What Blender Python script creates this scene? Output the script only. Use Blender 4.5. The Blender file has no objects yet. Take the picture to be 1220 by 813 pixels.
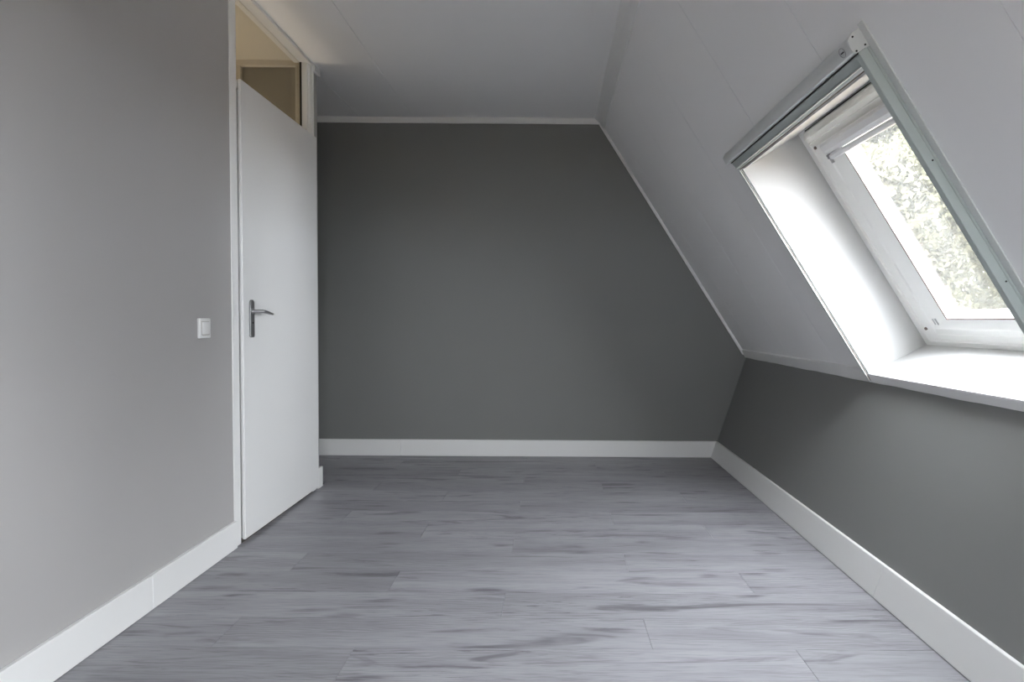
import bpy, bmesh, math, random
import numpy as np
from mathutils import Vector, Matrix

random.seed(7)
S = bpy.context.scene
COL = S.collection

# ------------------------------------------------------------------ camera
W_PX, H_PX, F_PX = 1220.0, 813.0, 735.0
PITCH, ROLL, YAW = 0.0347, 0.0066, -0.0025
cam_d = bpy.data.cameras.new('camera')
cam_d.sensor_width = 36.0
cam_d.lens = F_PX / W_PX * 36.0
cam_d.shift_x = -48.05 / W_PX
cam_d.clip_start = 0.02
cam_d.clip_end = 300
cam = bpy.data.objects.new('camera', cam_d)
COL.objects.link(cam)
fwd = Vector((-math.sin(YAW) * math.cos(PITCH), math.cos(YAW) * math.cos(PITCH), -math.sin(PITCH)))
rt = Vector((math.cos(YAW), math.sin(YAW), 0))
up = rt.cross(fwd)
rt2 = math.cos(ROLL) * rt + math.sin(ROLL) * up
up2 = -math.sin(ROLL) * rt + math.cos(ROLL) * up
M = Matrix((rt2, up2, -fwd)).transposed().to_4x4()
M.translation = (0, 0, 1.04)
cam.matrix_world = M
S.camera = cam

# ------------------------------------------------------------------ sky, sun, exposure
SKY = 25.0
SUN = 8.0
world = bpy.data.worlds.new('overcast_sky')
S.world = world
world.use_nodes = True
bg = world.node_tree.nodes['Background']
bg.inputs[0].default_value = (0.915, 0.945, 1.0, 1)
bg.inputs[1].default_value = SKY
sun_d = bpy.data.lights.new('sun', 'SUN')
sun_d.energy = SUN
sun_d.angle = math.radians(3)
sun_d.color = (1.0, 0.96, 0.88)
sun = bpy.data.objects.new('sun', sun_d)
COL.objects.link(sun)
sun.rotation_euler = Vector((0.76, -0.12, -0.62)).to_track_quat('-Z', 'Y').to_euler()
S.view_settings.view_transform = 'Standard'
S.view_settings.look = 'None'
S.view_settings.exposure = 0.60
S.view_settings.gamma = 1.0
S.view_settings.use_curve_mapping = False
try:
    S.cycles.max_bounces = 16
    S.cycles.diffuse_bounces = 10
    S.cycles.transparent_max_bounces = 16
    S.cycles.use_denoising = True
    S.cycles.caustics_reflective = False
    S.cycles.caustics_refractive = False
except Exception:
    pass

# ------------------------------------------------------------------ the place in numbers
XL = -1.4215                    # left wall
YB = 4.658                      # far wall
YF = -1.40                      # wall behind the camera
ZC = 2.54                       # ceiling
A = Vector((0.3547, 0, 2.5222))  # ridge line where slope meets ceiling
SD = Vector((0.54105, 0, -0.84099))   # down the slope
SN = Vector((0.84099, 0, 0.54105))    # out through the roof
W0, W1 = 1.655, 2.812           # skylight opening along the room
S0, S1 = 0.947, 2.041           # skylight opening down the slope
DEP = 0.288                     # depth of the reveal
WC = 0.5 * (W0 + W1)


def T(y, s, o):
    p = A + SD * s + SN * o
    return Vector((p.x, y, p.z))


def knee_x(z):
    return 1.2325 + 0.322 * z


V0, V1 = W0 - 2.15, W1 - 2.15    # second skylight, unseen behind the camera, added to brighten the room
# portals so the sky is sampled through the skylights
GX0, GX1, GZ0, GZ1 = -0.05, 0.72, 0.80, 1.60    # small unseen gable window behind the camera, added as fill light
for a_, b_ in ((W0, W1), (V0, V1)):
    pd = bpy.data.lights.new('skylight_portal', 'AREA')
    pd.shape = 'RECTANGLE'
    pd.size = W1 - W0 - 0.1
    pd.size_y = S1 - S0
    pd.cycles.is_portal = True
    po = bpy.data.objects.new('skylight_portal', pd)
    COL.objects.link(po)
    pm = Matrix((Vector((0, 1, 0)), SN.cross(Vector((0, 1, 0))), SN)).transposed().to_4x4()
    pm.translation = T(0.5 * (a_ + b_), 0.5 * (S0 + S1), 0.345)
    po.matrix_world = pm
pd = bpy.data.lights.new('added_gable_portal', 'AREA')
pd.shape = 'RECTANGLE'
pd.size = GX1 - GX0
pd.size_y = GZ1 - GZ0
pd.cycles.is_portal = True
po = bpy.data.objects.new('added_gable_portal', pd)
COL.objects.link(po)
po.location = (0.5 * (GX0 + GX1), YF - 0.14, 0.5 * (GZ0 + GZ1))
po.rotation_euler = (math.radians(90), 0, 0)

# ------------------------------------------------------------------ materials


def newmat(name):
    m = bpy.data.materials.new(name)
    m.use_nodes = True
    nt = m.node_tree
    b = nt.nodes['Principled BSDF']
    return m, nt, b


def srgb(r, g, b):
    f = lambda c: (c / 255 / 12.92) if c / 255 <= 0.04045 else ((c / 255 + 0.055) / 1.055) ** 2.4
    return (f(r), f(g), f(b), 1)


def paint(name, col, rough=0.6, bump=0.03, scale=350, var=0.03, spec=0.35):
    m, nt, b = newmat(name)
    N, L = nt.nodes, nt.links
    geo = N.new('ShaderNodeNewGeometry')
    n1 = N.new('ShaderNodeTexNoise')
    n1.inputs['Scale'].default_value = 3.0
    n1.inputs['Detail'].default_value = 3
    L.new(geo.outputs['Position'], n1.inputs['Vector'])
    mr = N.new('ShaderNodeMapRange')
    mr.inputs['To Min'].default_value = 1 - var
    mr.inputs['To Max'].default_value = 1 + var
    L.new(n1.outputs['Fac'], mr.inputs['Value'])
    mx = N.new('ShaderNodeVectorMath')
    mx.operation = 'SCALE'
    mx.inputs[0].default_value = col[:3]
    L.new(mr.outputs['Result'], mx.inputs['Scale'])
    L.new(mx.outputs['Vector'], b.inputs['Base Color'])
    b.inputs['Roughness'].default_value = rough
    b.inputs['Specular IOR Level'].default_value = spec
    if bump > 0:
        n2 = N.new('ShaderNodeTexNoise')
        n2.inputs['Scale'].default_value = scale
        n2.inputs['Detail'].default_value = 2
        L.new(geo.outputs['Position'], n2.inputs['Vector'])
        bp = N.new('ShaderNodeBump')
        bp.inputs['Strength'].default_value = bump
        bp.inputs['Distance'].default_value = 0.002
        L.new(n2.outputs['Fac'], bp.inputs['Height'])
        L.new(bp.outputs['Normal'], b.inputs['Normal'])
    return m


def plain(name, col, rough=0.4, metal=0.0, spec=0.5):
    m, nt, b = newmat(name)
    b.inputs['Base Color'].default_value = (*col[:3], 1)
    b.inputs['Roughness'].default_value = rough
    b.inputs['Metallic'].default_value = metal
    b.inputs['Specular IOR Level'].default_value = spec
    return m


def floor_mat():
    m, nt, b = newmat('grey_oak_laminate')
    N, L = nt.nodes, nt.links
    tc = N.new('ShaderNodeTexCoord')
    oi = N.new('ShaderNodeObjectInfo')
    cx = N.new('ShaderNodeCombineXYZ')
    for i, k in enumerate((37.0, 91.0, 53.0)):
        mm = N.new('ShaderNodeMath')
        mm.operation = 'MULTIPLY'
        mm.inputs[1].default_value = k
        L.new(oi.outputs['Random'], mm.inputs[0])
        L.new(mm.outputs[0], cx.inputs[i])
    ad = N.new('ShaderNodeVectorMath')
    L.new(tc.outputs['Object'], ad.inputs[0])
    L.new(cx.outputs[0], ad.inputs[1])

    def noise(scl, detail, dist=0.0, rough=0.55):
        mp = N.new('ShaderNodeMapping')
        mp.inputs['Scale'].default_value = scl
        L.new(ad.outputs[0], mp.inputs['Vector'])
        n = N.new('ShaderNodeTexNoise')
        n.inputs['Scale'].default_value = 1.0
        n.inputs['Detail'].default_value = detail
        n.inputs['Distortion'].default_value = dist
        n.inputs['Roughness'].default_value = rough
        L.new(mp.outputs[0], n.inputs['Vector'])
        return n.outputs['Fac']

    def ramp(fac, a, c, v0=0.0, v1=1.0):
        r = N.new('ShaderNodeMapRange')
        r.interpolation_type = 'SMOOTHSTEP'
        r.inputs['From Min'].default_value = a
        r.inputs['From Max'].default_value = c
        r.inputs['To Min'].default_value = v0
        r.inputs['To Max'].default_value = v1
        L.new(fac, r.inputs['Value'])
        return r.outputs['Result']

    def mix(fac, c1, c2):
        x = N.new('ShaderNodeMix')
        x.data_type = 'RGBA'
        L.new(fac, x.inputs[0])
        for i, c in ((6, c1), (7, c2)):
            if isinstance(c, tuple):
                x.inputs[i].default_value = c
            else:
                L.new(c, x.inputs[i])
        return x.outputs[2]

    def mul(a, c):
        x = N.new('ShaderNodeMath')
        x.operation = 'MULTIPLY'
        for i, v in ((0, a), (1, c)):
            if isinstance(v, float):
                x.inputs[i].default_value = v
            else:
                L.new(v, x.inputs[i])
        return x.outputs[0]

    light, mid, dark = FLOOR_COLS
    broad = ramp(noise((0.9, 7, 1), 3, 0.5), 0.32, 0.70)
    c = mix(broad, light, mid)
    # per plank tint
    pt = N.new('ShaderNodeMapRange')
    pt.inputs['To Min'].default_value = 0.93
    pt.inputs['To Max'].default_value = 1.07
    L.new(oi.outputs['Random'], pt.inputs['Value'])
    # soft violet-grey smudges drawn out along the board
    smudge = ramp(noise((1.5, 11, 1), 4, 0.9, 0.6), 0.55, 0.70)
    c = mix(mul(smudge, 0.68), c, dark)
    # thin dark figure inside those zones
    patch = ramp(noise((1.3, 6, 1), 2, 0.3), 0.47, 0.62)
    streak = ramp(noise((3.4, 60, 1), 5, 1.6, 0.66), 0.53, 0.68)
    c = mix(mul(mul(patch, streak), 0.92), c, dark)
    # cathedral lines around the knots
    wv = N.new('ShaderNodeTexWave')
    wv.wave_type = 'BANDS'
    wv.bands_direction = 'Y'
    wv.inputs['Scale'].default_value = 22
    wv.inputs['Distortion'].default_value = 9
    wv.inputs['Detail'].default_value = 2
    wv.inputs['Detail Scale'].default_value = 0.9
    mp = N.new('ShaderNodeMapping')
    mp.inputs['Scale'].default_value = (0.45, 1, 1)
    L.new(ad.outputs[0], mp.inputs['Vector'])
    L.new(mp.outputs[0], wv.inputs['Vector'])
    zone = ramp(noise((1.0, 4, 1), 1), 0.46, 0.64)
    c = mix(mul(mul(wv.outputs['Fac'], zone), 0.22), c, dark)
    # knots
    mpv = N.new('ShaderNodeMapping')
    mpv.inputs['Scale'].default_value = (2.2, 8.5, 1)
    L.new(ad.outputs[0], mpv.inputs['Vector'])
    vo = N.new('ShaderNodeTexVoronoi')
    vo.voronoi_dimensions = '2D'
    vo.inputs['Scale'].default_value = 1.0
    nd = N.new('ShaderNodeTexNoise')
    nd.inputs['Scale'].default_value = 2.2
    nd.inputs['Detail'].default_value = 3
    L.new(mpv.outputs[0], nd.inputs['Vector'])
    sc_ = N.new('ShaderNodeVectorMath')
    sc_.operation = 'SCALE'
    sc_.inputs['Scale'].default_value = 0.45
    L.new(nd.outputs['Color'], sc_.inputs[0])
    ad2 = N.new('ShaderNodeVectorMath')
    L.new(mpv.outputs[0], ad2.inputs[0])
    L.new(sc_.outputs[0], ad2.inputs[1])
    L.new(ad2.outputs[0], vo.inputs['Vector'])
    kn = ramp(vo.outputs['Distance'], 0.02, 0.20, 1.0, 0.0)
    sel = N.new('ShaderNodeSeparateColor')
    L.new(vo.outputs['Color'], sel.inputs[0])
    ks = ramp(sel.outputs[0], 0.66, 0.74)
    ksk = ramp(noise((5, 110, 1), 3, 0.8), 0.38, 0.62, 0.35, 1.0)
    c = mix(mul(mul(mul(kn, ks), ksk), 0.85), c, dark)
    # fine pores
    fine = ramp(noise((9, 260, 1), 3), 0.44, 0.72)
    c = mix(mul(fine, 0.36), c, dark)
    sc = N.new('ShaderNodeVectorMath')
    sc.operation = 'SCALE'
    L.new(c, sc.inputs[0])
    L.new(pt.outputs['Result'], sc.inputs['Scale'])
    L.new(sc.outputs['Vector'], b.inputs['Base Color'])
    b.inputs['Roughness'].default_value = 0.42
    b.inputs['Specular IOR Level'].default_value = 0.45
    bp = N.new('ShaderNodeBump')
    bp.inputs['Strength'].default_value = 0.12
    bp.inputs['Distance'].default_value = 0.001
    L.new(fine, bp.inputs['Height'])
    L.new(bp.outputs['Normal'], b.inputs['Normal'])
    return m


def glass_mat(name, tint, glare_veil=0.0, refl=1.0):
    m = bpy.data.materials.new(name)
    m.use_nodes = True
    nt = m.node_tree
    N, L = nt.nodes, nt.links
    N.remove(N['Principled BSDF'])
    out = N['Material Output']
    tr = N.new('ShaderNodeBsdfTransparent')
    tr.inputs[0].default_value = (*tint, 1)
    gl = N.new('ShaderNodeBsdfGlossy')
    gl.inputs['Roughness'].default_value = 0.02
    gl.inputs[0].default_value = (refl, refl, refl, 1)
    fr = N.new('ShaderNodeFresnel')
    ge = N.new('ShaderNodeNewGeometry')
    mr = N.new('ShaderNodeMapRange')           # same reflectance on both faces of the thin pane
    mr.inputs['To Min'].default_value = 1.45
    mr.inputs['To Max'].default_value = 1 / 1.45
    L.new(ge.outputs['Backfacing'], mr.inputs['Value'])
    L.new(mr.outputs['Result'], fr.inputs[0])
    mx = N.new('ShaderNodeMixShader')
    L.new(fr.outputs[0], mx.inputs[0])
    L.new(tr.outputs[0], mx.inputs[1])
    L.new(gl.outputs[0], mx.inputs[2])
    last = mx
    if glare_veil > 0:
        tl = N.new('ShaderNodeBsdfTranslucent')  # translucent share puts a washed-out glare haze into the glass
        tl.inputs[0].default_value = (0.9, 0.92, 0.9, 1)
        m2 = N.new('ShaderNodeMixShader')
        m2.inputs[0].default_value = glare_veil
        L.new(mx.outputs[0], m2.inputs[1])
        L.new(tl.outputs[0], m2.inputs[2])
        last = m2
    L.new(last.outputs[0], out.inputs[0])
    return m


def leaf_mat():
    m = bpy.data.materials.new('leaf_green')
    m.use_nodes = True
    nt = m.node_tree
    N, L = nt.nodes, nt.links
    N.remove(N['Principled BSDF'])
    out = N['Material Output']
    geo = N.new('ShaderNodeNewGeometry')
    n = N.new('ShaderNodeTexNoise')
    n.inputs['Scale'].default_value = 1.7
    n.inputs['Detail'].default_value = 4
    L.new(geo.outputs['Position'], n.inputs['Vector'])
    cr = N.new('ShaderNodeMix')
    cr.data_type = 'RGBA'
    cr.inputs[6].default_value = (0.060, 0.061, 0.039, 1)
    cr.inputs[7].default_value = (0.122, 0.118, 0.082, 1)
    L.new(n.outputs['Fac'], cr.inputs[0])
    d = N.new('ShaderNodeBsdfDiffuse')
    t = N.new('ShaderNodeBsdfTranslucent')
    L.new(cr.outputs[2], d.inputs[0])
    L.new(cr.outputs[2], t.inputs[0])
    mx = N.new('ShaderNodeMixShader')
    mx.inputs[0].default_value = 0.45
    L.new(d.outputs[0], mx.inputs[1])
    L.new(t.outputs[0], mx.inputs[2])
    L.new(mx.outputs[0], out.inputs[0])
    return m


FLOOR_COLS = ((0.332, 0.331, 0.352, 1), (0.262, 0.261, 0.280, 1), (0.078, 0.071, 0.083, 1))
MAT = dict(
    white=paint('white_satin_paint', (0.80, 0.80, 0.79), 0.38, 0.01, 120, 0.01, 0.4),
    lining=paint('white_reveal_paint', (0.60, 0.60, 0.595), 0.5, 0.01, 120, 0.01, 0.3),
    door=paint('white_door_lacquer', (0.80, 0.80, 0.79), 0.35, 0.008, 60, 0.008, 0.4),
    ceil=paint('white_ceiling_panel', (0.89, 0.89, 0.89), 0.55, 0.02, 200, 0.015),
    grey_far=paint('grey_wall_paint_dim', (0.212, 0.214, 0.208), 0.62, 0.05, 420, 0.02, 0.3),  # same grey paint, darkened: the far wall's dimness is put into the colour
    grey_left=paint('grey_wall_paint_lit', (0.412, 0.402, 0.395), 0.62, 0.05, 420, 0.02, 0.3),  # same grey paint, lightened: this wall's brightness is put into the colour
    grey_knee=paint('grey_wall_paint', (0.222, 0.223, 0.220), 0.62, 0.05, 420, 0.02, 0.3),  # same grey again, toned to the brightness of the knee wall
    cream=paint('cream_hall_paint', (0.60, 0.545, 0.44), 0.6, 0.02, 300, 0.02),
    brown=paint('brown_hall_paint', (0.40, 0.355, 0.27), 0.6, 0.02, 300, 0.15),
    plastic=plain('white_plastic', (0.82, 0.82, 0.81), 0.3),
    alu=plain('white_coated_aluminium', (0.66, 0.68, 0.67), 0.32, 0.0, 0.6),
    alu_green=plain('pale_grey_green_aluminium', (0.47, 0.52, 0.50), 0.4, 0.0, 0.5),
    lacquer=plain('white_window_lacquer', (0.90, 0.90, 0.885), 0.3),
    vent=plain('ivory_window_plastic', (0.80, 0.79, 0.74), 0.35),
    blind=plain('pale_grey_blind_cassette', (0.70, 0.70, 0.71), 0.4),
    rubber=plain('brown_rubber_gasket', (0.13, 0.07, 0.06), 0.6),
    dark=plain('dark_gap', (0.03, 0.028, 0.026), 0.8),
    screw=plain('dull_screw_metal', (0.24, 0.20, 0.17), 0.45, 0.6),
    steel=plain('brushed_nickel', (0.55, 0.55, 0.56), 0.30, 0.9),
    steel_d=plain('dark_brushed_steel', (0.34, 0.34, 0.345), 0.36, 0.85),
    sub=plain('underlay', (0.12, 0.12, 0.12), 0.9),
    outer=plain('roof_tile_grey', (0.20, 0.18, 0.17), 0.8),
    grass=paint('brown_garden_soil', (0.215, 0.165, 0.110), 0.9, 0.0, 10, 0.25),
    bark=paint('bark_brown', (0.16, 0.12, 0.09), 0.9, 0.3, 40, 0.2),
    leaf=leaf_mat(),
    pane=glass_mat('skylight_glass', (0.97, 0.975, 0.97), 0.008),
    pane2=glass_mat('transom_glass', (0.94, 0.94, 0.93), 0.0, 0.6),
    floor=None,
)
MAT['floor'] = floor_mat()

# ------------------------------------------------------------------ mesh helpers


class MB:
    def __init__(self):
        self.bm = bmesh.new()

    def hexa(self, c, bev=0.0, seg=1):
        """c: 8 corners, bottom loop then top loop"""
        t = bmesh.new()
        vs = [t.verts.new(p) for p in c]
        for f in ((0, 3, 2, 1), (4, 5, 6, 7), (0, 1, 5, 4), (1, 2, 6, 5), (2, 3, 7, 6), (3, 0, 4, 7)):
            t.faces.new([vs[i] for i in f])
        self._merge(t, bev, seg)
        return self

    def box(self, x0, x1, y0, y1, z0, z1, bev=0.0, seg=1):
        return self.hexa([(x0, y0, z0), (x1, y0, z0), (x1, y1, z0), (x0, y1, z0),
                          (x0, y0, z1), (x1, y0, z1), (x1, y1, z1), (x0, y1, z1)], bev, seg)

    def sbox(self, y0, y1, s0, s1, o0, o1, bev=0.0, seg=1):
        """box in skylight coordinates (along room, down slope, outward)"""
        return self.hexa([T(y0, s0, o0), T(y1, s0, o0), T(y1, s1, o0), T(y0, s1, o0),
                          T(y0, s0, o1), T(y1, s0, o1), T(y1, s1, o1), T(y0, s1, o1)], bev, seg)

    def prism(self, a, b, bev=0.0, seg=1):
        """loft between two equal polygons a and b"""
        t = bmesh.new()
        va = [t.verts.new(p) for p in a]
        vb = [t.verts.new(p) for p in b]
        n = len(a)
        t.faces.new(va)
        t.faces.new(list(reversed(vb)))
        for i in range(n):
            j = (i + 1) % n
            t.faces.new((va[j], va[i], vb[i], vb[j]))
        self._merge(t, bev, seg)
        return self

    def sprism(self, prof, y0, y1, bev=0.0, seg=1):
        return self.prism([T(y0, s, o) for s, o in prof], [T(y1, s, o) for s, o in prof], bev, seg)

    def tube(self, pts, rads, n=12, flat=1.0):
        t = bmesh.new()
        rings = []
        for i, p in enumerate(pts):
            p = Vector(p)
            a = Vector(pts[max(i - 1, 0)])
            c = Vector(pts[min(i + 1, len(pts) - 1)])
            d = (c - a).normalized()
            u = d.cross(Vector((0, 0, 1)))
            if u.length < 1e-3:
                u = Vector((1, 0, 0))
            u.normalize()
            v = u.cross(d).normalized()
            r = rads[i]
            rings.append([t.verts.new(p + u * r * math.cos(2 * math.pi * k / n) + v * r * flat * math.sin(2 * math.pi * k / n)) for k in range(n)])
        for i in range(len(rings) - 1):
            for k in range(n):
                t.faces.new((rings[i][k], rings[i][(k + 1) % n], rings[i + 1][(k + 1) % n], rings[i + 1][k]))
        t.faces.new(list(reversed(rings[0])))
        t.faces.new(rings[-1])
        self._merge(t, 0, 1)
        return self

    def _merge(self, t, bev, seg):
        bmesh.ops.recalc_face_normals(t, faces=t.faces[:])
        if bev > 0:
            bmesh.ops.bevel(t, geom=t.edges[:], offset=bev, segments=seg, profile=0.5, affect='EDGES', clamp_overlap=True)
        me = bpy.data.meshes.new('tmp')
        t.to_mesh(me)
        t.free()
        self.bm.from_mesh(me)
        bpy.data.meshes.remove(me)

    def build(self, name, mat, parent=None, origin=None, smooth=None):
        me = bpy.data.meshes.new(name)
        if origin is not None:
            bmesh.ops.translate(self.bm, verts=self.bm.verts[:], vec=-Vector(origin))
        self.bm.to_mesh(me)
        self.bm.free()
        me.materials.append(MAT[mat])
        if smooth:
            me.polygons.foreach_set('use_smooth', [True] * len(me.polygons))
            me.set_sharp_from_angle(angle=math.radians(smooth))
        o = bpy.data.objects.new(name, me)
        COL.objects.link(o)
        if origin is not None:
            o.location = origin
        if parent is not None:
            o.parent = parent
            if parent.location.length > 0:
                o.matrix_parent_inverse = Matrix.Translation(-parent.location)
        return o


def tag(o, label, cat, group=None, kind=None):
    o['label'] = label
    o['category'] = cat
    if group:
        o['group'] = group
    if kind:
        o['kind'] = kind
    return o


def struct(o, label, cat):
    return tag(o, label, cat, None, 'structure')


def empty(name, loc=(0, 0, 0)):
    o = bpy.data.objects.new(name, None)
    o.empty_display_size = 0.1
    o.location = loc
    COL.objects.link(o)
    return o


# ------------------------------------------------------------------ floor
XA = -2.35                      # end of the alcove behind the door
YS = 3.775                      # where the door wall stops
floor = MB().box(XA - 0.1, 1.36, YF - 0.1, YB + 0.1, -0.12, -0.0095).build('floor', 'sub')
struct(floor, 'grey oak laminate floor of staggered boards', 'floor')
PW, PL, GAP = 0.1978, 1.396, 0.0005
row0 = 2.3115
joint = {0: -0.166, 1: 0.785 - PL, 2: 0.330}     # end joint of each third row
i0 = int(math.floor((YF - row0) / PW))
i1 = int(math.ceil((YB - row0) / PW))
for i in range(i0, i1):
    ya, yb = max(row0 + i * PW, YF), min(row0 + (i + 1) * PW, YB)
    # row just nearer than row0 (i=-1) has its joint at -0.166, the next ones cycle
    k = (i + 1) % 3
    jx = {0: -0.166, 1: -0.614, 2: 0.328}[k]
    xr = knee_x(0) - 0.001
    xl = (XA if ya > YS - 0.02 else XL + 0.001)
    x = jx - 3 * PL
    while x < xr:
        a, b_ = max(x, xl), min(x + PL, xr)
        if b_ - a > 0.004 and yb - ya > 0.004:
            cx, cy = 0.5 * (a + b_), 0.5 * (ya + yb)
            MB().box(a + GAP, b_ - GAP, ya + GAP, yb - GAP, -0.009, 0.0, 0.0006).build('plank', 'floor', floor, origin=(cx, cy, 0))
        x += PL

# ------------------------------------------------------------------ walls
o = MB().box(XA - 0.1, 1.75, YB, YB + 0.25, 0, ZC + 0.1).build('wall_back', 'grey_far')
struct(o, 'grey painted far end wall, toned darker for its shade, with a sloping right edge', 'wall')
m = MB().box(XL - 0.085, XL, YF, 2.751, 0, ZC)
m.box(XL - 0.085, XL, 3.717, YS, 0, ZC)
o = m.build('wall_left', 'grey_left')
struct(o, 'grey painted left wall, toned lighter for its light, holding the white door', 'wall')
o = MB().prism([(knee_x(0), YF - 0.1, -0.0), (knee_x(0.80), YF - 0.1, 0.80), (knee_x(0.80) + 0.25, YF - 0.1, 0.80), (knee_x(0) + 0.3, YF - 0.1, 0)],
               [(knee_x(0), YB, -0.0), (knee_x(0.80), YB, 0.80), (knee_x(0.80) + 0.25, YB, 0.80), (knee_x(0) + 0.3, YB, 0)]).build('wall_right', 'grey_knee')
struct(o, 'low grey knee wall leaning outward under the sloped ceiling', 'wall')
m = MB().box(XL - 1.2, GX0, YF - 0.2, YF, -0.1, ZC + 0.1)
m.box(GX1, 1.9, YF - 0.2, YF, -0.1, ZC + 0.1)
m.box(GX0, GX1, YF - 0.2, YF, -0.1, GZ0)
m.box(GX0, GX1, YF - 0.2, YF, GZ1, ZC + 0.1)
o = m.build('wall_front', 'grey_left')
struct(o, 'grey end wall of the attic room facing the dark far wall', 'wall')
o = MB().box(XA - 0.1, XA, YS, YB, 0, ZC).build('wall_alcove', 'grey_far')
struct(o, 'grey side wall of the alcove beyond the door', 'wall')

w4 = empty('added_gable_window', (0.5 * (GX0 + GX1), YF, GZ0))
struct(w4, 'added white gable window, unseen fill light in the end wall behind the camera', 'window')
for a_, b_, c_, d_ in ((GX0, GX0 + 0.05, GZ0, GZ1), (GX1 - 0.05, GX1, GZ0, GZ1), (GX0 + 0.05, GX1 - 0.05, GZ0, GZ0 + 0.05), (GX0 + 0.05, GX1 - 0.05, GZ1 - 0.05, GZ1)):
    MB().box(a_, b_, YF - 0.12, YF - 0.06, c_, d_, 0.003).build('frame_bar', 'lacquer', w4)
MB().box(GX0 + 0.04, GX1 - 0.04, YF - 0.095, YF - 0.09, GZ0 + 0.04, GZ1 - 0.04).build('pane', 'pane', w4)
MB().box(GX0 - 0.03, GX1 + 0.03, YF - 0.06, YF + 0.05, GZ0 - 0.02, GZ0, 0.003).build('sill', 'white', w4)

# roof body with the skylight hole, then the panels that line it
EO = 0.330
PT = 0.0035
m = MB()
m.sbox(YF - 0.2, YB + 0.25, -0.25, S0 - 0.016, PT, EO)
m.sbox(YF - 0.2, YB + 0.25, S1 + 0.05, 2.40, 0.20, EO)
m.sbox(YF - 0.2, YB + 0.25, S1 + 0.05, 2.075, PT, 0.205)
for a_, b_ in ((YF - 0.2, V0 - 0.016), (V1 + 0.016, W0 - 0.016), (W1 + 0.016, YB + 0.25)):
    m.sbox(a_, b_, S0 - 0.02, S1 + 0.06, PT, EO)
slope = m.build('wall_slope', 'ceil')
struct(slope, 'white sloped ceiling of wide panels around the skylight', 'ceiling')
G = 0.0011
PY = 0.6188
y = 1.255 - 5 * PY
SE = 2.074
while y < YB:
    a, b_ = max(y + G, YF), min(y + PY - G, YB)
    if b_ > a:
        lo, hi = max(a, W0 - 0.016), min(b_, W1 + 0.016)
        if lo >= hi:
            lo, hi = max(a, V0 - 0.016), min(b_, V1 + 0.016)
        if lo >= hi:
            poly = [(a, 0.0), (b_, 0.0), (b_, SE), (a, SE)]
        else:
            poly = [(a, 0.0), (b_, 0.0)]
            if hi < b_:
                poly += [(b_, SE), (hi, SE), (hi, S0 - 0.016)]
            else:
                poly += [(b_, S0 - 0.016)]
            if lo > a:
                poly += [(lo, S0 - 0.016), (lo, SE), (a, SE)]
            else:
                poly += [(a, S0 - 0.016)]
        MB().prism([T(q, s, 0.0) for q, s in poly], [T(q, s, PT) for q, s in poly]).build('panel', 'ceil', slope)
    y += PY

# ceiling and its long boards
ceil = MB().box(XA - 0.1, 0.45, YF - 0.2, YB + 0.25, ZC + 0.004, ZC + 0.25).build('ceiling', 'ceil')
struct(ceil, 'flat white ceiling of long panels with thin joints', 'ceiling')
for a, b_ in ((XL - 0.02, -1.044), (-1.044, 0.187), (0.187, 0.350)):
    MB().box(a + 0.0018, b_ - 0.0018, YF, YB, ZC, ZC + 0.0035).build('panel', 'ceil', ceil)
MB().box(XA, XL - 0.022, YS, YB, ZC, ZC + 0.0035).build('panel', 'ceil', ceil)

# ------------------------------------------------------------------ hall behind the door
YH = 3.66
ZH = 2.5425
o = MB().box(XA, XL - 0.085, 0.6, YH, ZH, ZH + 0.0012).build('ceiling_hall', 'cream')
struct(o, 'cream hall ceiling seen through the glass above the door', 'ceiling')
o = MB().box(XA, XL - 0.086, 0.6, YH, -0.01, 0.0).build('floor_hall', 'sub')
struct(o, 'dark hall floor behind the closed door', 'floor')
o = MB().box(XA - 0.1, XA, 0.5, YS, 0, ZH + 0.2).build('wall_hall_left', 'cream')
struct(o, 'cream hall wall opposite the door', 'wall')
o = MB().box(XA, XL - 0.085, 0.5, 0.6, 0, ZH + 0.2).build('wall_hall_front', 'cream')
struct(o, 'cream end wall of the hall nearer the viewer', 'wall')
o = MB().box(XA, XL - 0.085, YH + 0.03, YS, 0, ZH + 0.1).build('wall_hall_back', 'brown')
struct(o, 'brown end wall of the hall behind dark glass', 'wall')
w2 = empty('window_2', (-1.66, YH, 1.9))
struct(w2, 'dark glazed panel in a cream frame beyond the glass above the door', 'window')
MB().box(XA, XL - 0.05, YH - 0.005, YH + 0.028, 2.511, ZH, 0.002).build('rail', 'cream', w2)
MB().box(-1.503, XL - 0.052, YH - 0.004, YH + 0.028, 0, 2.511, 0.002).build('stile', 'cream', w2)
MB().box(-1.90, -1.822, YH - 0.004, YH + 0.028, 0, 2.511, 0.002).build('stile', 'cream', w2)
MB().box(-1.822, -1.503, YH + 0.014, YH + 0.018, 0, 2.511).build('pane', 'pane2', w2)
MB().box(XA, -1.90, YH + 0.001, YH + 0.028, 0, 2.511).build('infill', 'cream', w2)
hl = bpy.data.lights.new('hall_lamp', 'POINT')
hl.energy = 16.5
hl.color = (1.0, 0.90, 0.76)
hl.shadow_soft_size = 0.2
hlo = bpy.data.objects.new('hall_lamp', hl)
COL.objects.link(hlo)
hlo.location = (-2.05, 3.30, 1.0)

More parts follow.
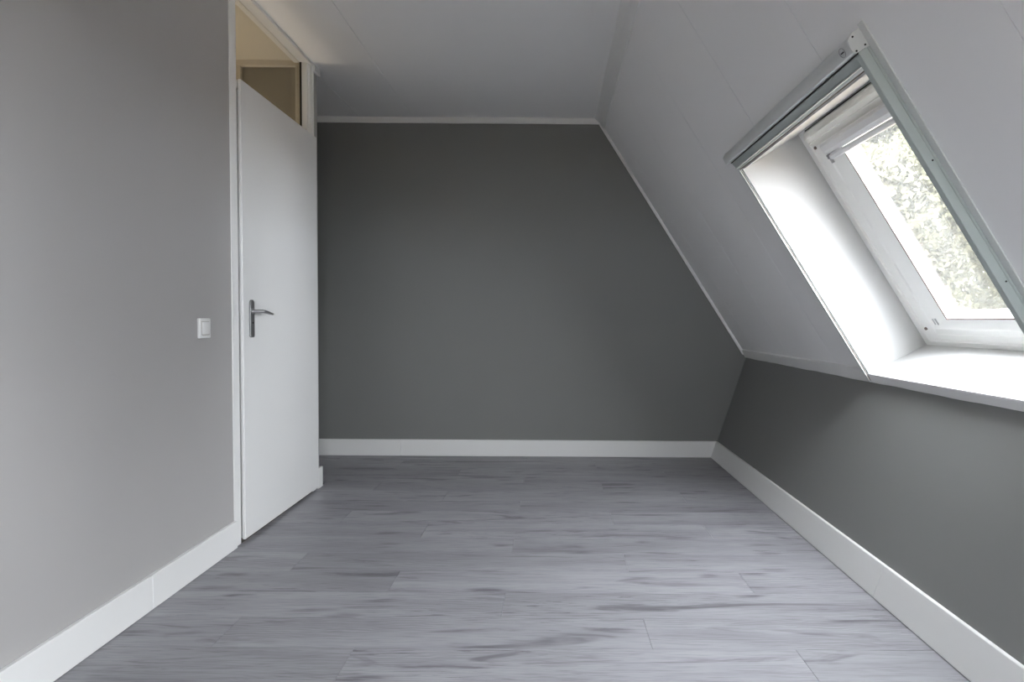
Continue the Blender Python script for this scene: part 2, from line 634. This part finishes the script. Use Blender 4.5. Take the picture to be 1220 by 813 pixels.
# ------------------------------------------------------------------ trims and baseboards
o = MB().box(XL - 0.9, 0.362, YB - 0.016, YB, 2.497, ZC, 0.003, 2).build('trim_1', 'white')
struct(o, 'white strip between the flat ceiling and the far wall', 'trim')
o = MB().sbox(YB - 0.014, YB, 0.02, 2.055, -0.020, 0.0, 0.003, 2).build('trim_2', 'white')
struct(o, 'narrow white strip between the sloped ceiling and far wall', 'trim')
pr = [(0.318, ZC), (0.320, ZC - 0.008), (0.352, ZC - 0.034)]
q = [T(0, 0.066, -0.010), T(0, 0.068, 0.0)]
pr += [(v.x, v.z) for v in q] + [(0.36, ZC)]
o = MB().prism([(x, YF, z) for x, z in pr], [(x, YB - 0.016, z) for x, z in pr]).build('trim_3', 'white')
struct(o, 'wide white cover strip where flat and sloped ceiling meet', 'trim')
m = MB().box(XL, XL + 0.010, YF, 3.70, 2.522, ZC, 0.002, 2)
m.box(XL, XL + 0.016, 3.70, 3.795, 2.497, ZC, 0.003, 2)
o = m.build('trim_4', 'white')
struct(o, 'thin white strip along the ceiling above the door', 'trim')

# trim under the slope: slightly wavy lower edge
def under_slope():
    bm = bmesh.new()
    ys = [YF] + list(np.linspace(YF + 0.05, W0 - 0.03, 30)) + [W0 - 0.022] + list(np.linspace(W0 - 0.02, W1 + 0.02, 24)) + [W1 + 0.022] + list(np.linspace(W1 + 0.08, YB - 0.001, 28))
    rows = []
    rr = random.Random(3)
    for yy in ys:
        top = 2.043 if (W0 - 0.021 < yy < W1 + 0.021 or V0 - 0.021 < yy < V1 + 0.021) else 2.015
        w = 0.0016 * math.sin(yy * 9) + 0.0012 * math.sin(yy * 23 + 1) + rr.uniform(-0.0008, 0.0008)
        bot = 2.088 + w
        rows.append([bm.verts.new(T(yy, s, oo)) for s, oo in ((top, 0.02), (top, -0.009), (top + 0.003, -0.012), (bot - 0.003, -0.012 + 0.3 * w), (bot, -0.009), (bot, 0.03))])
    for a, b_ in zip(rows, rows[1:]):
        for k in range(len(a) - 1):
            bm.faces.new((a[k], a[k + 1], b_[k + 1], b_[k]))
    bm.faces.new(rows[0])
    bm.faces.new(list(reversed(rows[-1])))
    bmesh.ops.recalc_face_normals(bm, faces=bm.faces[:])
    x = MB()
    x.bm.free()
    x.bm = bm
    return x


o = under_slope().build('trim_5', 'white')
struct(o, 'white ledge strip along the foot of the sloped ceiling with uneven lower edge', 'trim')

BH = 0.125
bl = empty('baseboard_left', (XL, 1, 0))
struct(bl, 'white baseboard along the left wall up to the door', 'baseboard')
for a, b_ in ((YF, 0.0), (0.0, 2.1595), (2.1605, 2.752)):
    MB().box(XL, XL + 0.016, a, b_, 0.001, BH, 0.002).build('board', 'white', bl)
bs = empty('baseboard_stub', (XL, 3.75, 0))
struct(bs, 'short white baseboard piece on the wall end past the door', 'baseboard')
MB().box(XL, XL + 0.016, 3.726, 3.791, 0.001, BH, 0.002).build('board', 'white', bs)
MB().box(XL - 0.3, XL, YS, YS + 0.016, 0.001, BH, 0.002).build('board', 'white', bs)
bb = empty('baseboard_back', (0, YB, 0))
struct(bb, 'white baseboard along the dark far wall', 'baseboard')
for a, b_ in ((XA, -1.1345), (-1.1335, 1.262)):
    MB().box(a, b_, YB - 0.015, YB, 0.001, BH, 0.002).build('board', 'white', bb)
br = empty('baseboard_right', (1.23, 2, 0))
struct(br, 'white leaning baseboard along the low right wall', 'baseboard')
for a, b_ in ((YF, 0.2), (0.2, 2.2835), (2.2845, YB - 0.015)):
    z0, z1 = 0.002, BH - 0.001
    pr = [(knee_x(z0) - 0.0155, z0), (knee_x(z1) - 0.0155, z1), (knee_x(z1) - 0.0005, z1), (knee_x(z0) - 0.0005, z0)]
    MB().prism([(x, a, z) for x, z in pr], [(x, b_, z) for x, z in pr], 0.0018).build('board', 'white', br)

# ------------------------------------------------------------------ door with glazed transom
door = empty('door_1', (XL, 3.2, 0))
struct(door, 'plain white flush door with lever handle and glass pane above it', 'door')
Y0, Y1 = 2.751, 3.717
FX0, FX1 = XL - 0.085, XL + 0.004
m = MB().box(FX0, FX1, Y0, Y0 + 0.058, 0, 2.528, 0.003, 2)
m.box(FX0, XL - 0.045, Y0 + 0.057, Y0 + 0.098, 0, 2.10)
fr = m.build('frame_post', 'white', door)
m = MB().box(XL - 0.05, FX1, YH + 0.004, Y1, 0, 2.528, 0.003, 2)
m.box(XL - 0.05, XL - 0.010, YH - 0.012, YH + 0.006, 2.10, 2.528, 0.002)
m.box(XL - 0.085, XL - 0.051, YH + 0.03, Y1, 0, 2.528)
m.box(XL - 0.006, XL + 0.010, YH + 0.030, Y1 - 0.012, 2.112, 2.528, 0.002)
m.build('frame_post', 'white', door)
MB().box(FX0, FX1, Y0 + 0.058, YH + 0.01, 2.528, ZC - 0.001).build('frame_head', 'white', door)
MB().box(FX0, FX1 - 0.004, Y0 + 0.058, YH + 0.004, 2.075, 2.112, 0.002).build('transom_bar', 'white', door)
MB().box(XL - 0.056, XL - 0.051, Y0 + 0.058, YH + 0.004, 2.112, 2.528).build('transom_pane', 'pane2', door)
MB().box(XL - 0.0505, XL - 0.040, YH - 0.0165, YH - 0.0125, 2.112, 2.528).build('glazing_gap', 'dark', door)
LX = XL + 0.020
leaf = MB().box(XL + 0.0045, LX, 2.8155, 3.7125, 0.016, 2.113, 0.003, 2).build('leaf', 'door', door)
MB().box(XL - 0.0445, XL + 0.004, 2.836, 3.655, 0.016, 2.073).build('leaf_core', 'door', door)
for z in (1.822, 0.60, 0.215):
    MB().tube([(LX - 0.008, 3.7215, z - 0.038), (LX - 0.008, 3.7215, z + 0.038)], [0.0062, 0.0062]).build('hinge', 'steel', door, smooth=40)
# handle: long plate, neck and lever
HX = LX
m = MB()
pl = []
yc, hw, zb, zt_ = 2.887, 0.0195, 0.948, 1.124
prof = [(yc - hw, zb + 0.006), (yc - hw + 0.006, zb), (yc + hw - 0.006, zb), (yc + hw, zb + 0.006)]
for k in range(0, 9):
    a = math.pi * k / 8
    prof.append((yc + hw * math.cos(a), zt_ - hw + hw * math.sin(a)))
m.prism([(HX, u, z) for u, z in prof], [(HX + 0.009, u, z) for u, z in prof], 0.002, 2)
hd = m.build('handle', 'steel_d', door, smooth=40)
hd['label'] = 'dark brushed metal backplate with lever'
ZL = 1.070
pts = [(HX + 0.006, yc, ZL), (HX + 0.030, yc, ZL), (HX + 0.043, yc + 0.004, ZL), (HX + 0.050, yc + 0.016, ZL - 0.001),
       (HX + 0.052, yc + 0.040, ZL - 0.003), (HX + 0.051, yc + 0.075, ZL - 0.007), (HX + 0.049, yc + 0.115, ZL - 0.012)]
MB().tube(pts, [0.0095, 0.009, 0.0095, 0.0098, 0.009, 0.0078, 0.006], 14, 0.9).build('lever', 'steel', hd, smooth=60)
MB().tube([(HX + 0.008, yc, ZL), (HX + 0.014, yc, ZL)], [0.0135, 0.0125], 18).build('collar', 'steel', hd, smooth=40)
MB().tube([(HX + 0.0085, yc, 1.016), (HX + 0.0105, yc, 1.016)], [0.005, 0.0045], 12).build('keyhole', 'dark', hd)

# ------------------------------------------------------------------ light switch
sw = empty('light_switch', (XL, 2.52, 0.99))
tag(sw, 'square white rocker light switch on the left wall', 'switch')
MB().box(XL, XL + 0.0115, 2.481, 2.562, 0.9545, 1.0365, 0.004, 3).build('plate', 'plastic', sw, smooth=50)
MB().box(XL + 0.009, XL + 0.0119, 2.4945, 2.5505, 0.9675, 1.0235).build('rocker_shadow_gap', 'screw', sw)  # dark ring standing in for the shadow line around the rocker
c = [(XL + 0.009, 2.496, 0.969), (XL + 0.0125, 2.496, 0.969), (XL + 0.0125, 2.549, 0.969), (XL + 0.009, 2.549, 0.969),
     (XL + 0.009, 2.496, 1.022), (XL + 0.0185, 2.496, 1.022), (XL + 0.0185, 2.549, 1.022), (XL + 0.009, 2.549, 1.022)]
MB().hexa(c, 0.0015, 2).build('rocker', 'plastic', sw, smooth=50)

# ------------------------------------------------------------------ skylight
def ring_loft(loops, mat, name, parent):
    """loops: list of (y0,y1,s0,s1,o) rectangles joined in order"""
    bm = bmesh.new()
    R = [[bm.verts.new(T(yy, ss, oo)) for yy, ss in ((y0, s0), (y1, s0), (y1, s1), (y0, s1))] for y0, y1, s0, s1, oo in loops]
    for a, b_ in zip(R, R[1:]):
        for k in range(4):
            bm.faces.new((a[k], a[(k + 1) % 4], b_[(k + 1) % 4], b_[k]))
    bmesh.ops.recalc_face_normals(bm, faces=bm.faces[:])
    x = MB()
    x.bm.free()
    x.bm = bm
    return x.build(name, mat, parent)


def skylight(name, label, W0, W1):
    win = empty(name, T(0.5 * (W0 + W1), 1.5, 0.29))
    struct(win, label, 'window')
    LB = 0.014
    SB = S1 + 0.029                # the sill board runs slightly downhill
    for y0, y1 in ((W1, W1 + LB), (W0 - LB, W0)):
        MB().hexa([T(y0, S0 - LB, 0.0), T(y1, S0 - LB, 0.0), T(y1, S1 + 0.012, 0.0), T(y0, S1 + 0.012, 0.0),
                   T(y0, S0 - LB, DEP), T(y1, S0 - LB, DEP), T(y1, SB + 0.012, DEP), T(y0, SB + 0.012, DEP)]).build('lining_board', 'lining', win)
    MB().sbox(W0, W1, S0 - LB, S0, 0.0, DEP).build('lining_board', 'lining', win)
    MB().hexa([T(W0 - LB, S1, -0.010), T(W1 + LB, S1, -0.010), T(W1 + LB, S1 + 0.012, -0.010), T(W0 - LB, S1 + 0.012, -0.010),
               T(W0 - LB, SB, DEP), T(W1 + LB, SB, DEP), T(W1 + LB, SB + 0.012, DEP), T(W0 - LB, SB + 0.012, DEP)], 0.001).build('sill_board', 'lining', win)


    FB = SB                        # lower inner edge of the lining at the frame
    # fixed frame: outer strip, small step, inner strip, back
    ring_loft([(W0 - 0.012, W1 + 0.012, S0 - 0.012, FB + 0.012, 0.334),
               (W0 - 0.012, W1 + 0.012, S0 - 0.012, FB + 0.012, 0.294),
               (W0 + 0.004, W1 - 0.004, S0 + 0.004, FB - 0.004, 0.294),
               (W0 + 0.004, W1 - 0.004, S0 + 0.004, FB - 0.004, 0.286),
               (W0 + 0.040, W1 - 0.040, S0 + 0.026, FB - 0.022, 0.286),
               (W0 + 0.046, W1 - 0.046, S0 + 0.030, FB - 0.027, 0.294),
               (W0 + 0.112, W1 - 0.112, S0 + 0.044, FB - 0.052, 0.296),
               (W0 + 0.112, W1 - 0.112, S0 + 0.044, FB - 0.052, 0.334),
               (W0 - 0.012, W1 + 0.012, S0 - 0.012, FB + 0.012, 0.334)], 'lacquer', 'frame', win)
    # dark gap between lining and frame, then the sash
    SO0, SO1, SI0, SI1 = W0 + 0.113, W1 - 0.113, S0 + 0.045, 2.014
    sash = ring_loft([(SO0, SO1, SI0, SI1, 0.332),
                      (SO0, SO1, SI0, SI1, 0.292),
                      (SO0 + 0.040, SO1 - 0.040, SI0 + 0.03, SI1 - 0.034, 0.279),
                      (SO0 + 0.046, SO1 - 0.046, SI0 + 0.034, SI1 - 0.040, 0.278),
                      (W0 + 0.262, W1 - 0.262, 1.090, 1.930, 0.284),
                      (W0 + 0.264, W1 - 0.264, 1.092, 1.928, 0.298)], 'lacquer', 'sash', win)
    # gasket line and bevelled glazing bead
    ring_loft([(W0 + 0.260, W1 - 0.260, 1.088, 1.932, 0.2822),
               (W0 + 0.2665, W1 - 0.2665, 1.0935, 1.9275, 0.2835)], 'rubber', 'gasket', sash)
    ring_loft([(W0 + 0.266, W1 - 0.266, 1.093, 1.928, 0.285),
               (W0 + 0.288, W1 - 0.288, 1.108, 1.916, 0.308),
               (W0 + 0.288, W1 - 0.288, 1.108, 1.916, 0.330)], 'lacquer', 'glazing_bead', sash)
    MB().sbox(W0 + 0.27, W1 - 0.27, 1.095, 1.925, 0.318, 0.322).build('pane', 'pane', win)
    # ventilation bar along the top of the sash
    prof = [(0.957, 0.294), (0.957, 0.268), (0.962, 0.258), (0.980, 0.250), (0.988, 0.248), (0.992, 0.250), (1.009, 0.258), (1.012, 0.255), (1.030, 0.274), (1.036, 0.280), (1.038, 0.294)]
    vb = MB().sprism(prof, W0 + 0.10, W1 - 0.10, 0.0).build('vent_bar', 'vent', win)
    MB().sbox(W0 + 0.098, W1 - 0.098, S0 + 0.004, 0.957, 0.272, 0.29).build('vent_gap', 'dark', vb)
    for (yy, ss) in ((W1 - 0.062, 1.040), (W1 - 0.062, 1.985), (W0 + 0.062, 1.040), (W0 + 0.062, 1.985)):
        m = MB()
        c0, c1 = T(yy, ss, 0.294), T(yy, ss, 0.288)
        m.tube([c0, c1], [0.0075, 0.0065], 12)
        m.build('screw', 'screw', win)
    for yy in (W1 - 0.185, W0 + 0.185):
        for q in (-0.009, 0.009):
            MB().sbox(yy + q - 0.003, yy + q + 0.003, 1.925, 1.955, 0.276, 0.285, 0.001).build('catch', 'steel', sash)


skylight('window_1', 'white framed skylight in the sloped ceiling with trees outside', W0, W1)
skylight('added_skylight', 'added second white skylight for fill light, unseen beside and behind the camera', V0, V1)

# roller blind rolled up at the top of the sash
rb = empty('roller_blind', T(WC, 1.08, 0.28))
tag(rb, 'rolled up pale grey roller blind at the top of the skylight', 'blind')
y0, y1 = W0 + 0.165, W1 - 0.165
MB().sprism([(1.040, 0.280), (1.040, 0.262), (1.050, 0.255), (1.075, 0.258), (1.090, 0.268), (1.095, 0.280)], y0, y1).build('cassette', 'blind', rb)
MB().sprism([(1.097, 0.280), (1.097, 0.270), (1.104, 0.266), (1.118, 0.270), (1.123, 0.280)], y0 + 0.006, y1 - 0.006).build('bottom_bar', 'blind', rb)
for a in (y0 - 0.005, y1 - 0.004):
    MB().sbox(a, a + 0.009, 1.092, 1.112, 0.262, 0.281, 0.002).build('end_cap', 'steel_d', rb)
    MB().sbox(a + 0.001, a + 0.008, 1.113, 1.135, 0.266, 0.281, 0.002).build('cord_guide', 'steel', rb)

# insect screen: housing, pull bar and side rails on the sloped ceiling
sc = empty('insect_screen', T(WC, 0.87, 0.0))
tag(sc, 'pale grey roll-up insect screen with housing and side rails around the skylight', 'insect screen')
prof = []
hs0, hs1, ho = 0.842, 0.891, -0.047
prof = [(hs0, 0.0), (hs0, -0.022), (hs0 + 0.004, -0.034), (hs0 + 0.012, -0.042), (hs0 + 0.022, -0.046), (hs0 + 0.034, -0.047), (hs1 - 0.006, -0.045), (hs1 - 0.002, -0.041), (hs1, -0.034), (hs1, 0.0)]
MB().sprism(prof, W0 + 0.004, W1 + 0.026).build('housing', 'alu', sc, smooth=30)
MB().sprism([(hs0 - 0.003, 0.0), (hs0 - 0.003, -0.024), (hs0 + 0.010, -0.046), (hs0 + 0.030, -0.050), (hs1 - 0.002, -0.049), (hs1 + 0.002, -0.038), (hs1 + 0.002, 0.0)], W0 - 0.004, W0 + 0.004, 0.001).build('end_plate', 'alu', sc)
MB().sprism([(hs0 - 0.001, 0.0), (hs0 - 0.001, -0.024), (hs0 + 0.012, -0.044), (hs1 - 0.004, -0.047), (hs1 + 0.001, -0.036), (hs1 + 0.001, 0.0)], W1 + 0.026, W1 + 0.030, 0.001).build('end_plate', 'alu', sc)
MB().sbox(W0 + 0.012, W1 + 0.014, hs1 + 0.001, hs1 + 0.0045, -0.030, -0.004).build('brush', 'dark', sc)
pb = MB().sprism([(hs1 + 0.0045, -0.004), (hs1 + 0.0045, -0.026), (hs1 + 0.007, -0.028), (hs1 + 0.032, -0.024), (hs1 + 0.034, -0.020), (hs1 + 0.034, -0.004)], W0 + 0.016, W1 + 0.010).build('pull_bar', 'alu_green', sc)
MB().sprism([(hs1 + 0.034, -0.006), (hs1 + 0.034, -0.030), (hs1 + 0.037, -0.031), (hs1 + 0.0385, -0.020), (hs1 + 0.045, -0.016), (hs1 + 0.047, -0.012), (hs1 + 0.047, -0.006)], W0 + 0.016, W1 + 0.008).build('grip', 'alu', pb)
MB().sbox(W0 + 0.018, W1 + 0.006, hs1 + 0.047, hs1 + 0.050, -0.012, -0.007).build('brush', 'screw', pb)
ring_c = T(W0 + 0.040, 0.868, -0.0465)
pts = [T(W0 + 0.040 + 0.013 * math.cos(t), 0.868 + 0.013 * math.sin(t), -0.0475) for t in np.linspace(0, 2 * math.pi, 25)]
MB().tube(pts, [0.0007] * 25, 6).build('marking', 'steel_d', sc)
MB().sbox(W0 + 0.033, W0 + 0.047, 0.8665, 0.8695, -0.0485, -0.046).build('marking', 'dark', sc)
# side rails: channel profiles that stand on the ceiling edge
SRB = 2.078
m = MB()
m.sbox(W0 - 0.004, W0 + 0.000, hs1 + 0.003, SRB, -0.037, 0.0, 0.001)
m.sbox(W0 - 0.001, W0 + 0.018, hs1 + 0.01, SRB, -0.037, -0.033, 0.001)
m.sbox(W0 - 0.001, W0 + 0.018, hs1 + 0.01, SRB, -0.004, 0.0)
m.sbox(W0 - 0.0065, W0 - 0.003, hs1 + 0.003, SRB, -0.012, -0.009)
rail = m.build('guide_rail', 'alu_green', sc)
MB().sbox(W0 - 0.030, W0 - 0.004, hs0 - 0.012, SRB, -0.004, 0.0, 0.001).build('flange', 'alu', rail)
m = MB()
m.sbox(W1 + 0.000, W1 + 0.012, hs1 + 0.05, SRB, -0.020, -0.016, 0.001)
m.sbox(W1 + 0.009, W1 + 0.012, hs1 + 0.05, SRB, -0.020, 0.0)
m.sbox(W1 + 0.000, W1 + 0.012, hs1 + 0.05, SRB, -0.004, 0.0, 0.001)
rail2 = m.build('guide_rail', 'alu', sc)
MB().sbox(W1 + 0.002, W1 + 0.004, hs1 + 0.05, SRB - 0.004, -0.014, -0.0115).build('brush', 'rubber', rail2)
for ss, oo in ((0.851, -0.030), (0.888, -0.040), (0.886, -0.012)):
    MB().tube([T(W0 - 0.004, ss, oo), T(W0 - 0.0055, ss, oo)], [0.0028, 0.0024], 10).build('screw', 'dark', sc)
for ss in (1.24, 1.62, 1.98):
    MB().tube([T(W0 - 0.004, ss, -0.018), T(W0 - 0.0055, ss, -0.018)], [0.0026, 0.0022], 10).build('screw', 'dark', sc)

# ------------------------------------------------------------------ outdoors: ground and trees
GZ = -5.6
o = MB().box(-60, 60, -60, 60, GZ - 0.3, GZ).build('ground', 'grass')
struct(o, 'brown garden ground far below the house', 'ground')


def crown_mesh(seed, n_leaf):
    rs = np.random.RandomState(seed)
    nb = 70
    # blobs spread through an ellipsoid, more of them near its skin
    dirs = rs.normal(size=(nb, 3))
    dirs /= np.linalg.norm(dirs, axis=1)[:, None]
    rad = rs.uniform(0.25, 1.0, nb) ** 0.5
    cen = dirs * rad[:, None] * np.array([2.6, 2.6, 4.6])
    br = rs.uniform(0.7, 1.25, nb)
    pick = rs.randint(0, nb, n_leaf)
    d = rs.normal(size=(n_leaf, 3))
    d /= np.linalg.norm(d, axis=1)[:, None]
    pos = cen[pick] + d * (br[pick] * rs.uniform(0.55, 1.0, n_leaf) ** 0.5)[:, None] * np.array([1, 1, 0.8])
    nrm = d + rs.normal(scale=0.7, size=(n_leaf, 3))
    nrm /= np.linalg.norm(nrm, axis=1)[:, None]
    aux = rs.normal(size=(n_leaf, 3))
    u = np.cross(nrm, aux)
    u /= np.linalg.norm(u, axis=1)[:, None]
    v = np.cross(nrm, u)
    ln = rs.uniform(0.035, 0.065, n_leaf)[:, None]
    wd = ln * 0.55
    q = np.stack([pos - u * ln, pos + v * wd + nrm * wd * 0.25, pos + u * ln, pos - v * wd + nrm * wd * 0.25], 1).reshape(-1, 3)
    me = bpy.data.meshes.new('foliage')
    me.vertices.add(len(q))
    me.vertices.foreach_set('co', q.astype(np.float32).ravel())
    me.loops.add(len(q))
    me.loops.foreach_set('vertex_index', np.arange(len(q), dtype=np.int32))
    me.polygons.add(n_leaf)
    me.polygons.foreach_set('loop_start', np.arange(0, len(q), 4, dtype=np.int32))
    me.update(calc_edges=True)
    me.materials.append(MAT['leaf'])
    return me


CROWN = [crown_mesh(11, 110000), crown_mesh(23, 110000)]
TREES = [  # x, y, scale, turn, crown, label
    (6.6, 11.2, 1.0, 0.3, 0, 'sunlit leafy tree filling the skylight view'),
    (14.6, 11.0, 0.95, 2.1, 1, 'leafy tree in the garden right of the skylight view'),
    (4.4, 19.6, 1.0, 4.0, 1, 'leafy tree far behind at the left of the skylight view'),
    (12.9, 19.8, 1.1, 1.0, 0, 'distant leafy tree behind the sunlit one in the skylight'),
    (13.8, 2.4, 1.0, 5.2, 1, 'leafy tree standing straight outside the skylight'),
    (13.2, -5.8, 0.68, 0.9, 0, 'added unseen leafy tree that dims the upper left wall'),  # out of view, added to block low sky light from the left wall
]
for x, y, k, a, ci, lab in TREES:
    t = empty('tree', (x, y, GZ))
    tag(t, lab, 'tree', 'garden trees outside the skylight')
    H0 = 7.3
    trunk = MB().tube([(0, 0, 0), (0.1, 0.05, 3), (0.0, 0.1, 6), (0.1, 0, 9.5)], [0.28, 0.22, 0.16, 0.05], 10).build('trunk', 'bark')
    trunk.parent = t
    f = bpy.data.objects.new('foliage', CROWN[ci])
    COL.objects.link(f)
    f.parent = t
    f.location = (0, 0, H0)
    f['kind'] = 'stuff'
    t.scale = (k, k, k)
    t.rotation_euler[2] = a
